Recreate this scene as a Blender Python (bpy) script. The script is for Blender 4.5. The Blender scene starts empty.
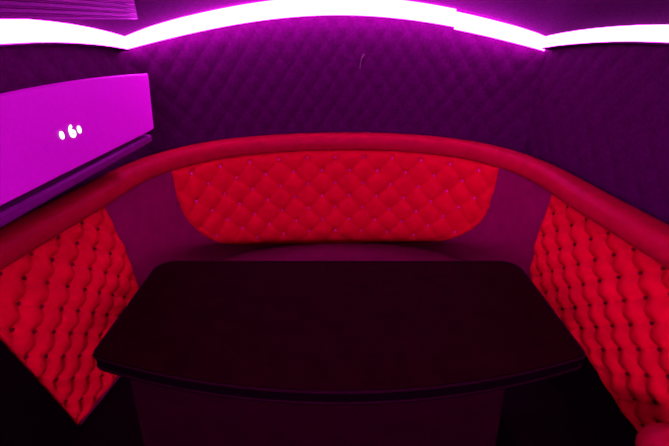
import bpy, bmesh, math
from mathutils import Vector, noise

scn = bpy.context.scene
COL = scn.collection
PI = math.pi

# ------------------------------------------------------------------ helpers
def link(name, bm, material=None, parent=None, smooth=True):
    bmesh.ops.recalc_face_normals(bm, faces=bm.faces)
    me = bpy.data.meshes.new(name)
    bm.to_mesh(me); bm.free()
    if smooth:
        for p in me.polygons: p.use_smooth = True
    o = bpy.data.objects.new(name, me)
    COL.objects.link(o)
    if material: me.materials.append(material)
    if parent is not None:
        o.parent = parent
        o.location = -parent.location          # meshes are written in world space
    return o

def tag(o, label=None, cat=None, group=None, kind=None):
    if label: o['label'] = label
    if cat: o['category'] = cat
    if group: o['group'] = group
    if kind: o['kind'] = kind
    return o

def thing(name, label, cat, loc, group=None):
    o = bpy.data.objects.new(name, None)
    o.empty_display_size = .05
    COL.objects.link(o); o.location = loc
    return tag(o, label, cat, group)

def sharp(o, deg=35):
    for p in o.data.polygons: p.use_smooth = True
    o.data.set_sharp_from_angle(angle=math.radians(deg))
    return o

def add_grid(bm, nu, nv, f, wrap_u=False, wrap_v=False):
    vs = [[bm.verts.new(f(i / nu, j / nv)) for j in range(nv if wrap_v else nv + 1)]
          for i in range(nu if wrap_u else nu + 1)]
    for i in range(nu):
        for j in range(nv):
            a = vs[i][j]; b = vs[(i + 1) % len(vs)][j]
            c = vs[(i + 1) % len(vs)][(j + 1) % len(vs[0])]; d = vs[i][(j + 1) % len(vs[0])]
            bm.faces.new((a, b, c, d))
    return vs

def add_sweep(bm, rings, cap=True):
    rows = [[bm.verts.new(p) for p in r] for r in rings]
    n = len(rows[0])
    for a, b in zip(rows, rows[1:]):
        for k in range(n):
            bm.faces.new((a[k], a[(k + 1) % n], b[(k + 1) % n], b[k]))
    if cap:
        bm.faces.new(rows[0][::-1]); bm.faces.new(rows[-1])

def add_prism(bm, outline, z0, z1):
    lo = [bm.verts.new((x, y, z0)) for x, y in outline]
    hi = [bm.verts.new((x, y, z1)) for x, y in outline]
    n = len(lo)
    for k in range(n):
        bm.faces.new((lo[k], lo[(k + 1) % n], hi[(k + 1) % n], hi[k]))
    bm.faces.new(lo[::-1]); bm.faces.new(hi)

def add_box(bm, x0, x1, y0, y1, z0, z1, bev=0):
    r = bmesh.ops.create_cube(bm, size=1)
    for v in r['verts']:
        v.co = (x0 + (v.co.x + .5) * (x1 - x0), y0 + (v.co.y + .5) * (y1 - y0), z0 + (v.co.z + .5) * (z1 - z0))
    if bev:
        es = {e for v in r['verts'] for e in v.link_edges}
        bmesh.ops.bevel(bm, geom=list(es), offset=bev, segments=3, affect='EDGES')

def add_ball(bm, c, rx, ry, rz, nu=12, nv=8):
    r = bmesh.ops.create_uvsphere(bm, u_segments=nu, v_segments=nv, radius=1)
    for v in r['verts']:
        v.co = (c[0] + v.co.x * rx, c[1] + v.co.y * ry, c[2] + v.co.z * rz)

# ------------------------------------------------------------------ materials
def mat(name, rgb, rough=.6, spec=.3, metal=0, noise_amt=.15, scale=60, bump=0.0, sheen=0.0, coat=0.0):
    m = bpy.data.materials.new(name); m.use_nodes = True
    nt = m.node_tree; b = nt.nodes['Principled BSDF']
    b.inputs['Roughness'].default_value = rough
    b.inputs['Specular IOR Level'].default_value = spec
    b.inputs['Metallic'].default_value = metal
    if sheen: b.inputs['Sheen Weight'].default_value = sheen
    if coat:
        b.inputs['Coat Weight'].default_value = coat; b.inputs['Coat Roughness'].default_value = .25
    tc = nt.nodes.new('ShaderNodeTexCoord'); nz = nt.nodes.new('ShaderNodeTexNoise')
    nz.inputs['Scale'].default_value = scale; nz.inputs['Detail'].default_value = 4
    nt.links.new(tc.outputs['Object'], nz.inputs['Vector'])
    rp = nt.nodes.new('ShaderNodeValToRGB')
    lo = [c * (1 - noise_amt) for c in rgb] + [1]; hi = [min(1, c * (1 + noise_amt)) for c in rgb] + [1]
    rp.color_ramp.elements[0].position = .3; rp.color_ramp.elements[1].position = .7
    rp.color_ramp.elements[0].color = lo; rp.color_ramp.elements[1].color = hi
    nt.links.new(nz.outputs['Fac'], rp.inputs['Fac'])
    nt.links.new(rp.outputs['Color'], b.inputs['Base Color'])
    if bump:
        bp = nt.nodes.new('ShaderNodeBump'); bp.inputs['Strength'].default_value = bump
        bp.inputs['Distance'].default_value = .002
        nt.links.new(nz.outputs['Fac'], bp.inputs['Height'])
        nt.links.new(bp.outputs['Normal'], b.inputs['Normal'])
    return m

def glow(name, rgb, strength):
    m = bpy.data.materials.new(name); m.use_nodes = True
    nt = m.node_tree
    for n in list(nt.nodes):
        if n.type != 'OUTPUT_MATERIAL': nt.nodes.remove(n)
    e = nt.nodes.new('ShaderNodeEmission')
    e.inputs['Color'].default_value = (*rgb, 1); e.inputs['Strength'].default_value = strength
    nt.links.new(e.outputs[0], nt.nodes['Material Output'].inputs['Surface'])
    return m

M_LED = glow('magenta_led', (.88, .034, 1.0), 30)
M_LEDC = glow('magenta_led_bright', (.88, .030, 1.0), 36)
M_LEDB = glow('magenta_led_rear', (.88, .004, 1.0), 410)
M_LEDR = glow('magenta_led_soft', (.88, .075, 1.0), 14)
M_DIGIT = glow('white_digit', (1, 1, 1), 1.6)
M_RED = mat('red_leatherette', (.57, .003, .014), rough=.6, spec=.07, scale=25, noise_amt=.1)
M_RAIL = mat('crimson_leatherette', (.34, .003, .017), rough=.5, spec=.08, scale=25, noise_amt=.1)
M_PLUM = mat('plum_leatherette', (.19, .004, .05), rough=.6, spec=.18, scale=25, noise_amt=.1)
M_BLACK = mat('black_vinyl', (.0035, .001, .002), rough=.7, spec=.02, scale=40)
M_TABLE = mat('dark_laminate', (.011, .001, .0017), rough=.7, spec=.012, scale=18, noise_amt=.2)
M_PED = mat('dark_red_laminate', (.0105, .001, .0028), rough=.65, spec=.03, scale=18, noise_amt=.2)
M_EDGE = mat('black_rubber_edge', (.0025, .001, .0015), rough=.7, spec=.012)
M_BEAD = mat('dark_edge_bead', (.012, .001, .004), rough=.6, spec=.04)
M_WALL = mat('quilted_dark_vinyl', (.042, .003, .033), rough=.7, spec=.05, scale=90, noise_amt=.2, bump=.2)
M_CEIL = mat('dark_headliner', (.038, .003, .032), rough=.8, spec=.05, scale=90, noise_amt=.2)
M_FLOOR = mat('black_floor', (.01, .006, .01), rough=.6, spec=.1)
M_UNIT = mat('magenta_cast_plastic', (.68, .045, .60), rough=.5, spec=.2, scale=120, noise_amt=.04)  # grey plastic with the strips' magenta cast put into its base colour
M_UNITDK = mat('mauve_trim', (.16, .015, .15), rough=.45, spec=.25, scale=80)
M_GROOVE = mat('dark_groove', (.05, .006, .03), rough=.6, spec=.1)
M_BUTTON_GLINT = mat('button_glint', (.62, .06, .26), rough=.22, spec=.6, scale=50)  # pink glint of the middle buttons painted into their base colour
M_BUTTON_SHADE = mat('side_button_shade', (.13, .001, .005), rough=.4, spec=.2, scale=50)  # shade of the side dimples painted into a darker button copy
M_VENT = mat('vent_plastic', (.15, .015, .13), rough=.5, spec=.15, scale=80)
M_LINT = mat('pale_lint', (.14, .3, .1), rough=.8, spec=.1)

# ------------------------------------------------------------------ plan curves
PTS = [(-.85, .40), (-.79, .8), (-.738, 1.1), (-.695, 1.33), (-.60, 1.51), (-.44, 1.64), (-.2, 1.72), (.04, 1.745),
       (.28, 1.725), (.49, 1.65), (.64, 1.52), (.725, 1.33), (.765, 1.05), (.8, .8), (.85, .40)]
def catmull(pts, n=24):
    out = []
    ext = [tuple(2 * a - b for a, b in zip(pts[0], pts[1]))] + pts + [tuple(2 * a - b for a, b in zip(pts[-1], pts[-2]))]
    for i in range(1, len(ext) - 2):
        p0, p1, p2, p3 = ext[i - 1:i + 3]
        for k in range(n):
            t = k / n
            out.append(tuple(.5 * (2 * b + (c - a) * t + (2 * a - 5 * b + 4 * c - d) * t * t + (3 * b - a - 3 * c + d) * t ** 3)
                             for a, b, c, d in zip(p0, p1, p2, p3)))
    out.append(pts[-1]); return out
PATH = catmull(PTS)
SS = [0.0]
for a, b in zip(PATH, PATH[1:]): SS.append(SS[-1] + math.dist(a, b))
LEN = SS[-1]

def at(s, off=0.0):
    """point of the backrest plan at arc length s, moved inward by off"""
    s = min(max(s, 0), LEN)
    lo, hi = 0, len(SS) - 1
    while hi - lo > 1:
        m = (lo + hi) // 2
        if SS[m] <= s: lo = m
        else: hi = m
    def lerp(i, q): return (PATH[i][0] + q * (PATH[i + 1][0] - PATH[i][0]), PATH[i][1] + q * (PATH[i + 1][1] - PATH[i][1]))
    q = (s - SS[lo]) / (SS[hi] - SS[lo])
    x, y = lerp(lo, q)
    i0, i1 = max(lo - 3, 0), min(hi + 3, len(PATH) - 1)
    tx, ty = PATH[i1][0] - PATH[i0][0], PATH[i1][1] - PATH[i0][1]
    l = math.hypot(tx, ty)
    return x + ty / l * off, y - tx / l * off

def P3(s, off, z):
    x, y = at(s, off); return (x, y, z)

# wall plan: corners of the cabin
CL, CR = (-.75, 1.55), (.78, 1.60)
NL, NR = (-1.165, -1.50), (1.180, -1.50)
def back_plan(t):
    x = CL[0] + t * (CR[0] - CL[0]); y = CL[1] + t * (CR[1] - CL[1]) + .245 * (1 - (2 * t - 1) ** 2)
    return x, y
def side_plan(t, a, b): return a[0] + t * (b[0] - a[0]), a[1] + t * (b[1] - a[1])
ZC = 1.427
def back_arch(t): return ZC + .117 * (1 - abs(2 * t - 1) ** 2.0)
def side_arch(t, rise=.045):            # t from the far corner towards the camera end
    q = min(t / .17, 1, (1 - t) / .17); q = 1 - (1 - q) ** 2
    return ZC + rise * q
def left_arch(t): return side_arch(t, .056)
def right_arch(t): return side_arch(t, .043)
def rear_arch(t): return ZC + .50 * (1 - (2 * t - 1) ** 2)

# ------------------------------------------------------------------ the setting
def quilt(a, z):
    u, w = a / .083 + z / .105, a / .083 - z / .105
    return .0065 * (abs(math.sin(PI * u)) * abs(math.sin(PI * w))) ** .5

def make_wall(name, plan, arch, length, inward, nu, nv):
    bm = bmesh.new()
    def f(u, v):
        x, y = plan(u); z = v * arch(u)
        h = quilt(u * length, z) if z > .9 else 0
        n = inward(u)
        return (x + n[0] * h, y + n[1] * h, z)
    add_grid(bm, nu, nv, f)
    return tag(link(name, bm, M_WALL), kind='structure')

def nrm(a, b):                           # inward normal of a wall running a -> b
    tx, ty = b[0] - a[0], b[1] - a[1]; l = math.hypot(tx, ty)
    n = (ty / l, -tx / l)
    mx, my = (a[0] + b[0]) / 2, (a[1] + b[1]) / 2
    return n if (n[0] * (0 - mx) + n[1] * (.5 - my)) > 0 else (-n[0], -n[1])

def back_n(t):
    return nrm(back_plan(t - .01), back_plan(t + .01))
make_wall('wall_back', back_plan, back_arch, 1.70, back_n, 330, 150)
make_wall('wall_left', lambda t: side_plan(t, CL, NL), left_arch, 3.08, lambda t: nrm(CL, NL), 500, 150)
make_wall('wall_right', lambda t: side_plan(t, CR, NR), right_arch, 3.13, lambda t: nrm(CR, NR), 500, 150)
make_wall('wall_rear', lambda t: side_plan(t, NL, NR), rear_arch, 2.35, lambda t: nrm(NL, NR), 20, 12)

loop = []
for k in range(40): t = k / 40; loop.append((*back_plan(t), back_arch(t)))
for k in range(40): t = k / 40; loop.append((*side_plan(t, CR, NR), right_arch(t)))
for k in range(40): t = k / 40; loop.append((*side_plan(t, NR, NL), rear_arch(t)))
for k in range(40): t = k / 40; loop.append((*side_plan(t, NL, CL), left_arch(1 - t)))
bm = bmesh.new()
APEX = (.01, .45, 1.98)
def ceil_at(i, u):
    e = loop[i % len(loop)]
    return (e[0] + (APEX[0] - e[0]) * u * .98, e[1] + (APEX[1] - e[1]) * u * .98, e[2] + (APEX[2] - e[2]) * math.sin(u * PI / 2))
vs = add_grid(bm, len(loop), 24, lambda a, u: ceil_at(round(a * len(loop)), u), wrap_u=True)
bm.faces.new([r[-1] for r in vs])
tag(link('ceiling', bm, M_CEIL), kind='structure')

bm = bmesh.new()
add_prism(bm, [(p[0], p[1]) for p in loop[::4]], -.05, 0)
tag(link('floor', bm, M_FLOOR, smooth=False), kind='structure')

# ------------------------------------------------------------------ light strips along the tops of the walls
def strip(name, label, plan, arch, t0, t1, inward, dz=0, half=.030, depth=.012, out=.012, group=None, n=40, material=None):
    bm = bmesh.new(); rings = []
    for k in range(n + 1):
        t = t0 + (t1 - t0) * k / n
        x, y = plan(t); z = arch(t) + dz; nx, ny = inward(t)
        h = half(t) if callable(half) else half
        ou = out(t) if callable(out) else out
        ring = []
        for q in range(12):
            a = 2 * PI * q / 12
            c, s_ = math.cos(a), math.sin(a)
            ring.append((x + nx * (ou + depth * (abs(c) ** .6) * (1 if c > 0 else -1)), y + ny * (ou + depth * (abs(c) ** .6) * (1 if c > 0 else -1)),
                         z + h * (abs(s_) ** .6) * (1 if s_ > 0 else -1)))
        rings.append(ring)
    add_sweep(bm, rings)
    return tag(sharp(link(name, bm, material or M_LED), 50), label, 'light strip', group)

def narrow(t): return .026 + .006 * (1 - abs(2 * t - 1) ** 2)
strip('led_strip', 'long glowing white-magenta strip arching over the middle of the back wall', back_plan, back_arch, .002, .800, back_n, dz=.002, half=narrow, out=lambda t: .014 + .056 * (1 - abs(2 * t - 1) ** 4), material=M_LEDC)
strip('led_strip', 'short glowing strip piece dropping to the right corner of the back wall', back_plan, back_arch, .8005, .997, back_n, dz=-.006, half=narrow, out=lambda t: .012 + .056 * (1 - abs(2 * t - 1) ** 4), material=M_LEDC)
strip('led_strip', 'thick glowing strip at the top of the left wall above the numbered box', lambda t: side_plan(t, CL, NL), left_arch, .004, .99,
      lambda t: nrm(CL, NL), half=lambda t: .024 + .012 * min(1, t / .154))
strip('led_strip', 'glowing strip along the top of the right wall, running out of frame', lambda t: side_plan(t, CR, NR), right_arch, .004, .99,
      lambda t: nrm(CR, NR), half=.0215, material=M_LEDR)
# ledges added under the side strips to shade the walls below them
for nm, a, b, arch, hf in (('shade_ledge_1', CL, NL, left_arch, lambda t: .024 + .012 * min(1, t / .154)), ('shade_ledge_2', CR, NR, right_arch, lambda t: .0215)):
    bm = bmesh.new(); rings = []
    n_ = nrm(a, b)
    for k in range(41):
        t = .008 + .984 * k / 40
        x, y = side_plan(t, a, b); z = arch(t) - hf(t) - .001
        rings.append([(x + n_[0] * o, y + n_[1] * o, z + dz) for o, dz in ((-.004, 0), (.032, 0), (.034, -.002), (.032, -.005), (-.004, -.009))])
    add_sweep(bm, rings)
    tag(sharp(link(nm, bm, M_CEIL), 40), kind='structure')
strip('led_strip', 'glowing strip along the top of the wall behind the viewer', lambda t: side_plan(t, NL, NR), rear_arch, .004, .99,
      lambda t: nrm(NL, NR), half=.026, material=M_LEDB)

# ------------------------------------------------------------------ the padded booth sofa
sofa = thing('booth_sofa', 'curved red booth sofa with diamond-tufted backrest panels around the dark table', 'sofa', (.04, 1.5, 0))
def sweep_section(sec, s0, s1, n):
    rings = []
    for k in range(n + 1):
        s = s0 + (s1 - s0) * k / n
        rings.append([P3(s, o, z) for o, z in sec])
    return rings
bm = bmesh.new()
def sstep(x): x = max(0, min(1, x)); return x * x * (3 - 2 * x)
def lean(s, z):                          # the side backs fall away a little under the rail
    return -(.028 * sstep((.95 - s) / .2) + .024 * sstep((s - 2.65) / .2)) * sstep((z - .77) / .19)
rings = []
for k in range(161):
    sv = LEN * k / 160
    rings.append([P3(sv, -.052, .05), P3(sv, 0, .05)] + [P3(sv, lean(sv, z), z) for z in (.5, .77, .80, .83, .86, .89, .92, .95, .995)] + [P3(sv, -.052, .995)])
add_sweep(bm, rings)
tag(sharp(link('backrest_shell', bm, M_PLUM, sofa), 40), 'plum smooth backrest frame')

bm = bmesh.new()
rings = []
for k in range(161):
    sv = LEN * k / 160
    over = .012 * sstep((1.05 - sv) / .35) + .016 * sstep((sv - 2.6) / .35)      # the side runs stand further out
    ring = []
    for q in range(20):
        a = 2 * PI * q / 20; c, s_ = math.cos(a), math.sin(a)
        ring.append(P3(sv, -.016 + over / 2 + (.040 + over / 2) * abs(c) ** .7 * (1 if c > 0 else -1), 1.0135 + .0365 * abs(s_) ** .75 * (1 if s_ > 0 else -1)))
    rings.append(ring)
add_sweep(bm, rings)
tag(link('top_rail', bm, M_RAIL, sofa), 'padded crimson top rail')

bm = bmesh.new()  # roll added at the foot of the back, shaped to catch light
rings = []
for k in range(91):
    sv = .86 + 1.88 * k / 90
    g = .25 + .75 * min(sstep((sv - .86) / .35), sstep((2.74 - sv) / .35))
    rings.append([P3(sv, .001 + (o - .001) * g, z) for o, z in [(.001, .381), (.001, .512), (.03, .499), (.07, .484), (.11, .466), (.126, .448), (.130, .43), (.130, .381)]])
add_sweep(bm, rings)
link('light_catch_roll', bm, M_PLUM, sofa)['label'] = 'added plum roll sloped to catch light where the back meets the seat'

# seat and its plinth
bm = bmesh.new()
sec = [(0.002, .28), (.23, .28), (.248, .292), (.25, .36), (.238, .376), (.215, .38), (0.002, .38)]
add_sweep(bm, sweep_section(sec, .02, LEN - .02, 160))
tag(sharp(link('seat_cushion', bm, M_BLACK, sofa), 30), 'black seat cushion')
bm = bmesh.new()
add_sweep(bm, sweep_section([(0.002, 0), (.20, 0), (.20, .279), (0.002, .279)], .03, LEN - .03, 160))
tag(sharp(link('seat_base', bm, M_BLACK, sofa), 30), 'black plinth under the seat')

# tufted pads: outline in (arc length, height)
def inside(poly, x, y):
    r = False
    for (x0, y0), (x1, y1) in zip(poly, poly[1:] + poly[:1]):
        if (y0 > y) != (y1 > y) and x < x0 + (y - y0) / (y1 - y0) * (x1 - x0): r = not r
    return r
def edge_dist(poly, x, y):
    d = 9
    for (x0, y0), (x1, y1) in zip(poly, poly[1:] + poly[:1]):
        ex, ey = x1 - x0, y1 - y0
        t = max(0, min(1, ((x - x0) * ex + (y - y0) * ey) / (ex * ex + ey * ey)))
        d = min(d, math.hypot(x - x0 - t * ex, y - y0 - t * ey))
    return d
def span(poly, z):
    xs = []
    for (x0, y0), (x1, y1) in zip(poly, poly[1:] + poly[:1]):
        if (y0 > z) != (y1 > z): xs.append(x0 + (z - y0) / (y1 - y0) * (x1 - x0))
    return min(xs), max(xs)

def make_pad(poly, s_org, z_org, nu, nv, deep, A_=.128, B_=.062, dip=.010, bmat=None, fold=.75):
    z0 = min(p[1] for p in poly) + .0005; z1 = max(p[1] for p in poly) - .0005
    zs = [z0 + (z1 - z0) * (.5 - .5 * math.cos(PI * j / nv)) * .35 + (z1 - z0) * (j / nv) * .65 for j in range(nv + 1)]
    sp = [span(poly, z) for z in zs]
    def height(s, z):
        d = edge_dist(poly, s, z)
        e = min(1, d / .035); e = math.sqrt(max(0, 1 - (1 - e) ** 2))
        u = (s - s_org) / A_ + (z - z_org) / (2 * B_); w = (s - s_org) / A_ - (z - z_org) / (2 * B_)
        t = (abs(math.sin(PI * u)) * abs(math.sin(PI * w))) ** fold
        du, dw = u - round(u), w - round(w)
        r2 = ((du + dw) * A_ / 2) ** 2 + ((du - dw) * B_) ** 2
        dim = math.exp(-r2 / (.014 if A_ > .1 else .017) ** 2)
        return lean(s, z) + .004 + e * (.012 + deep * t - dip * dim * min(1, d / .02))
    bm = bmesh.new()
    def f(i, j):
        a, b = sp[j]; s = a + (b - a) * i / nu; z = zs[j]
        return P3(s, height(s, z), z)
    rows = [[bm.verts.new(f(i, j)) for j in range(nv + 1)] for i in range(nu + 1)]
    for i in range(nu):
        for j in range(nv):
            bm.faces.new((rows[i][j], rows[i + 1][j], rows[i + 1][j + 1], rows[i][j + 1]))
    rim = [rows[i][0] for i in range(nu + 1)] + [rows[nu][j] for j in range(1, nv + 1)] + \
          [rows[i][nv] for i in range(nu - 1, -1, -1)] + [rows[0][j] for j in range(nv - 1, 0, -1)]
    def back(v):                          # the skirt of the pad goes back to the shell
        best = min(range(len(PATH)), key=lambda k: (PATH[k][0] - v.co.x) ** 2 + (PATH[k][1] - v.co.y) ** 2)
        return P3(SS[best], lean(SS[best], v.co.z) - .002, v.co.z)
    low = [bm.verts.new(back(v)) for v in rim]
    for k in range(len(rim)):
        bm.faces.new((rim[k], rim[(k + 1) % len(rim)], low[(k + 1) % len(rim)], low[k]))
    pad = link('tufted_panel', bm, M_RED, sofa)
    # buttons at the lattice points
    j = -20
    while j < 20:
        z = z_org + j * B_
        for i in range(-40, 40):
            s = s_org + i * A_ + (j % 2) * A_ / 2
            if inside(poly, s, z) and edge_dist(poly, s, z) > .022:
                h = height(s, z)
                bb = bmesh.new()
                x, y = at(s, h + .0035)
                rb = .0055 if A_ > .1 else .0045
                add_ball(bb, (x, y, z), rb, rb, rb * 1.18, 8, 6)
                o = link('button', bb, bmat or M_BUTTON_GLINT)
                o.parent = pad; o.location = (0, 0, 0)
        j += 1
    return pad

C_POLY = [(1.094, .978), (1.097, .93), (1.100, .86), (1.106, .82), (1.120, .768), (1.140, .725), (1.166, .685), (1.205, .635), (1.250, .594), (1.315, .565), (1.396, .543), (1.55, .520),
          (1.70, .502), (1.808, .497), (1.92, .502), (2.08, .519), (2.22, .541), (2.323, .566), (2.38, .597), (2.425, .633), (2.460, .670), (2.491, .712), (2.508, .748), (2.522, .80), (2.528, .86), (2.531, .92), (2.532, .978)]
L_POLY = [(.788, .978), (.792, .83), (.806, .616), (.81, .40), (.408, .40), (.365, .612), (.325, .804), (.285, .978)]
R_POLY = [(2.785, .978), (2.79, .80), (2.805, .66), (2.835, .60), (3.145, .578), (3.29, .532), (3.45, .515), (3.50, .515), (3.50, .978)]
pad = make_pad(C_POLY, 1.815, .948, 260, 110, .008)
pad['label'] = 'wide middle red tufted panel'
pad = make_pad(L_POLY, .78, .948, 170, 190, .010, .092, .0445, .017, M_BUTTON_SHADE, .8)
pad['label'] = 'left red tufted side panel'
pad = make_pad(R_POLY, 2.86, .948, 210, 150, .010, .092, .0445, .017, M_BUTTON_SHADE, .8)
pad['label'] = 'right red tufted side panel'

# black end panel at the near left, black band below the right panel
def slab(name, poly, o0, o1, material, label):
    bm = bmesh.new(); fr = []; bk = []
    for k, (p, q) in enumerate(zip(poly, poly[1:] + poly[:1])):
        for m in range(6):
            s = p[0] + (q[0] - p[0]) * m / 6; z = p[1] + (q[1] - p[1]) * m / 6
            fr.append(bm.verts.new(P3(s, o1, z))); bk.append(bm.verts.new(P3(s, o0, z)))
    n = len(fr)
    for k in range(n): bm.faces.new((fr[k], fr[(k + 1) % n], bk[(k + 1) % n], bk[k]))
    bm.faces.new(fr); bm.faces.new(bk[::-1])
    o = link(name, bm, material, sofa, smooth=False)
    o['label'] = label
    return o
slab('end_panel', [(.005, .38), (.405, .38), (.362, .612), (.322, .804), (.30, .90), (.27, .93), (.005, .93)], .001, .022, M_BLACK, 'black slanted end panel')
slab('lower_band', [(2.80, .381), (3.65, .381), (3.65, .512), (3.45, .512), (3.29, .529), (3.145, .575), (2.85, .585), (2.80, .50)], .001, .020, M_BLACK, 'black band under the right panel')

# padded armrest at the near right end
bm = bmesh.new()
rings = []
for k in range(15):
    q = k / 14
    if q < .5: a = q / .5 * PI / 2; y = .522 + .062 * math.cos(a); r = .062 * math.sin(a) + .0005
    else: y = .522 - (q - .5) / .5 * .27; r = .062
    rings.append([(.708 + r * math.cos(2 * PI * m / 24) - (y - .52) * .13, y, .690 + r * .95 * math.sin(2 * PI * m / 24)) for m in range(24)])
add_sweep(bm, rings)
o = link('armrest', bm, M_RAIL, sofa); o['label'] = 'rounded pinkish-red armrest end'
bm = bmesh.new()
add_box(bm, .69, .83, .26, .47, .375, .65, .01)
link('armrest_support', bm, M_BLACK, sofa)

# ------------------------------------------------------------------ the table
table = thing('table', 'large dark table with a bowed front edge in the middle of the booth', 'table', (.01, .87, 0))
def table_outline(grow=0.0, r=.055):
    xl, xr, yb = -.580 - grow, .602 + grow, 1.128 + grow
    def yf(x):
        q = (x - .01) / .59
        return .612 - grow + .102 * q * q
    out = []
    for k in range(41):
        x = xl + .012 + (xr - xl - .024) * k / 40
        out.append((x, yf(x)))
    out += [(xr - .004, yf(xr) + .004), (xr, yf(xr) + .016)]
    for k in range(9):
        a = k / 8 * PI / 2
        out.append((xr - r + r * math.cos(a), yb - r + r * math.sin(a)))
    for k in range(9):
        a = PI / 2 + k / 8 * PI / 2
        out.append((xl + r + r * math.cos(a), yb - r + r * math.sin(a)))
    out += [(xl, yf(xl) + .016), (xl + .004, yf(xl) + .004)]
    return out
bm = bmesh.new()
add_prism(bm, table_outline(0), .737, .780)
o = sharp(link('tabletop', bm, M_TABLE, table), 40)
bm = bmesh.new()
lo, hi = table_outline(.004), table_outline(.004)
inn = table_outline(-.004)
n = len(lo)
rows = [[bm.verts.new((x, y, z)) for x, y in ol] for ol, z in ((inn, .736), (lo, .736), (lo, .776), (inn, .776))]
for a, b in ((0, 1), (1, 2), (2, 3), (3, 0)):
    for k in range(n): bm.faces.new((rows[a][k], rows[a][(k + 1) % n], rows[b][(k + 1) % n], rows[b][k]))
link('edge_band', bm, M_EDGE, table, smooth=False)['label'] = 'black edge band'
for z, rad in ((.7775, .0035), (.744, .0028)):
    bm = bmesh.new(); ol = table_outline(.0045)
    rings = []
    c0 = Vector((.01, .87))
    for x, y in ol + ol[:1]:
        d = (Vector((x, y)) - c0).normalized()
        rings.append([(x + d.x * rad * math.cos(2 * PI * m / 8), y + d.y * rad * math.cos(2 * PI * m / 8), z + rad * math.sin(2 * PI * m / 8)) for m in range(8)])
    add_sweep(bm, rings, cap=False)
    link('edge_bead', bm, M_BEAD, table)
bm = bmesh.new()
ol = []
for k in range(21):
    x = -.505 + .918 * k / 20; q = (x - .01) / .59; ol.append((x, .655 + .07 * q * q))
ol += [(.413, .765), (-.505, .765)]
rows = []
for z, e in ((0, .022), (.46, .022), (.7365, 0)):
    rows.append([(x + (e if x > 0 else -e) * min(1, abs(x + .045) / .3), y, z) for x, y in ol])
add_sweep(bm, rows)
sharp(link('pedestal', bm, M_PED, table), 40)

# ------------------------------------------------------------------ numbered box on the left wall
unit = thing('wall_box', 'magenta-lit box on the left wall showing a white 6 between two dots', 'display box', (-.70, .85, 1.15))
Y0, Y1 = -.45, 1.365
def box_top(y):
    q = max(0, (y - .75) / .62)
    return 1.380 - .036 * q ** 1.7
def rise(y): return .024 * max(0, min(1.3, (1.31 - y) / .66))
def wall_x(y): return CL[0] + (y - CL[1]) / (NL[1] - CL[1]) * (NL[0] - CL[0])
bm = bmesh.new()
rings = []
for k in range(41):
    y = Y0 + (Y1 - Y0) * k / 40
    zt, zb = box_top(y), 1.177 + rise(y)
    yy = lambda z: y - .055 * (1 - (z - zb) / (zt - zb)) * (max(0, k - 28) / 12)
    wx = wall_x(y) + .012
    sec = [(-.594, zb + .004), (-.594, zb + .02), (-.5965, zb + .07), (-.599, zt - .02), (-.600, zt - .004), (-.604, zt), (wx, zt - .075), (wx, zb), (-.600, zb)]
    rings.append([(x, yy(z), z) for x, z in sec])
add_sweep(bm, rings)
sharp(link('front_cover', bm, M_UNIT, unit), 40)
bm = bmesh.new()
rings = []
for k in range(31):
    y = Y0 + (1.30 - Y0) * k / 30; wx = wall_x(y) + .014; g = rise(y)
    rings.append([(-.64, y, 1.160 + g), (-.64, y, 1.1765 + g), (wx, y, 1.1765 + g), (wx, y, 1.160 + g)])
add_sweep(bm, rings)
link('recess', bm, M_GROOVE, unit, smooth=False)['label'] = 'dark recess under the box'
bm = bmesh.new()
rings = []
for k in range(31):
    y = Y0 + (1.315 - Y0) * k / 30; wx = wall_x(y) + .014
    g = rise(y); rings.append([(x, y, z + g) for x, z in [(-.612, 1.136), (-.608, 1.142), (-.608, 1.154), (-.613, 1.1595), (wx, 1.1595), (wx, 1.136)]])
add_sweep(bm, rings)
sharp(link('lower_lip', bm, M_UNITDK, unit), 40)['label'] = 'mauve lip along the bottom'
# lit figure and dots, standing on the tilted cover
def face_x(z): return -.5962 - (z - 1.255) * .03
for yd, zd in ((.866, 1.274), (.931, 1.2705)):
    bm = bmesh.new()
    rings = []
    for dx in (-.002, .002):
        rings.append([(face_x(zd) + dx, yd + .0068 * math.cos(2 * PI * m / 20), zd + .0088 * math.sin(2 * PI * m / 20)) for m in range(20)])
    add_sweep(bm, rings)
    link('lit_dot', bm, M_DIGIT, unit, smooth=False)
bm = bmesh.new()
def digit_pt(ly, lz, d): return (face_x(1.2735 + lz) + d, .904 + ly * .88, 1.2730 + lz * .9)
def stroke(mid, wid):                                   # a flat raised stroke following mid
    rings = []
    for k, (y, z) in enumerate(mid):
        a, b = mid[max(k - 1, 0)], mid[min(k + 1, len(mid) - 1)]
        tx, tz = b[0] - a[0], b[1] - a[1]; l = math.hypot(tx, tz) or 1
        ny, nz = -tz / l * wid / 2, tx / l * wid / 2
        rings.append([digit_pt(y + ny, z + nz, -.001), digit_pt(y + ny, z + nz, .0022), digit_pt(y - ny, z - nz, .0022), digit_pt(y - ny, z - nz, -.001)])
    add_sweep(bm, rings)
stroke([(.0085 * math.cos(2 * PI * m / 24), -.0055 + .0065 * math.sin(2 * PI * m / 24)) for m in range(25)], .0070)
stroke([(-.0085, -.0055), (-.0088, .000), (-.0075, .006), (-.0035, .0105), (.0035, .0135)], .0070)
link('lit_digit', bm, M_DIGIT, unit, smooth=False)

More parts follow.
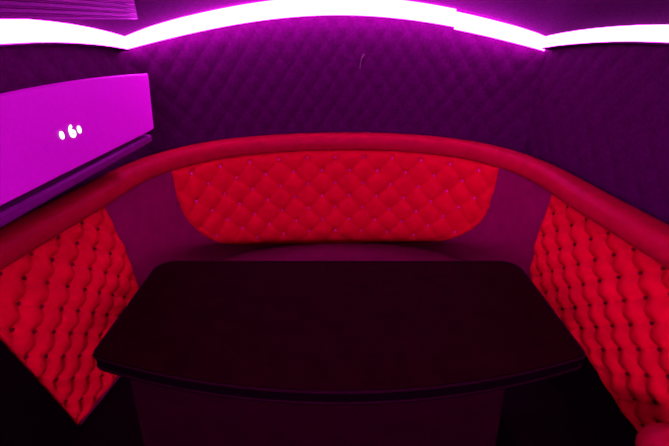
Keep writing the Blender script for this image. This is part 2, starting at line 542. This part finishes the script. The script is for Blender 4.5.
# ------------------------------------------------------------------ ribbed vent above the box
vent = thing('ribbed_vent', 'ribbed magenta-lit vent above the left glowing strip near the ceiling', 'vent', (-.72, .9, 1.51))
VY0, VY1 = .25, 1.42
bm = bmesh.new()
add_prism(bm, [(-.632, VY0), (-.622, VY1), (wall_x(VY1) + .06, VY1), (wall_x(VY0) + .06, VY0)], 1.500, 1.62)
link('housing', bm, M_VENT, vent, smooth=False)
for k in range(7):
    z = 1.503 + k * .0125
    bm = bmesh.new(); rings = []
    for m in range(21):
        y = VY0 + (VY1 - .02 - VY0) * m / 20; x = -.632 + .01 * m / 20
        zz = z + .006 * math.sin(m / 20 * PI)
        rings.append([(x + .006 * math.cos(2 * PI * q / 8) + .001, y, zz + .0028 * math.sin(2 * PI * q / 8)) for q in range(8)])
    add_sweep(bm, rings)
    link('rib', bm, M_VENT, vent)

# ------------------------------------------------------------------ speck of lint on the back wall
bm = bmesh.new()
yb = lambda x: back_plan((x - CL[0]) / (CR[0] - CL[0]))[1] - .0065
pts = [(.123, 1.370), (.119, 1.362), (.114, 1.352), (.111, 1.340), (.109, 1.325), (.107, 1.312)]
rad = [.004, .0035, .0018, .0012, .0018, .003]
rings = []
for (x, z), r in zip(pts, rad):
    rings.append([(x + r * math.cos(2 * PI * m / 8), yb(x) - .002 + r * .5 * math.sin(2 * PI * m / 8), z) for m in range(8)])
add_sweep(bm, rings)
tag(link('thread', bm, M_LINT), 'tiny pale thread stuck on the dark quilted back wall', 'thread')

# ------------------------------------------------------------------ world, camera, view
w = bpy.data.worlds.new('world'); scn.world = w; w.use_nodes = True
w.node_tree.nodes['Background'].inputs['Color'].default_value = (0, 0, 0, 1)
w.node_tree.nodes['Background'].inputs['Strength'].default_value = 0

cam = bpy.data.cameras.new('camera'); co = bpy.data.objects.new('camera', cam); COL.objects.link(co)
co.location = (0, 0, 1.5); co.rotation_euler = (math.radians(90 - 27), 0, 0)
cam.sensor_width = 36; cam.lens = 400 / 669 * 36; cam.clip_start = .02
scn.camera = co
scn.view_settings.view_transform = 'Standard'; scn.view_settings.look = 'None'
scn.view_settings.gamma = 1; scn.view_settings.exposure = 0
scn.view_settings.use_curve_mapping = False
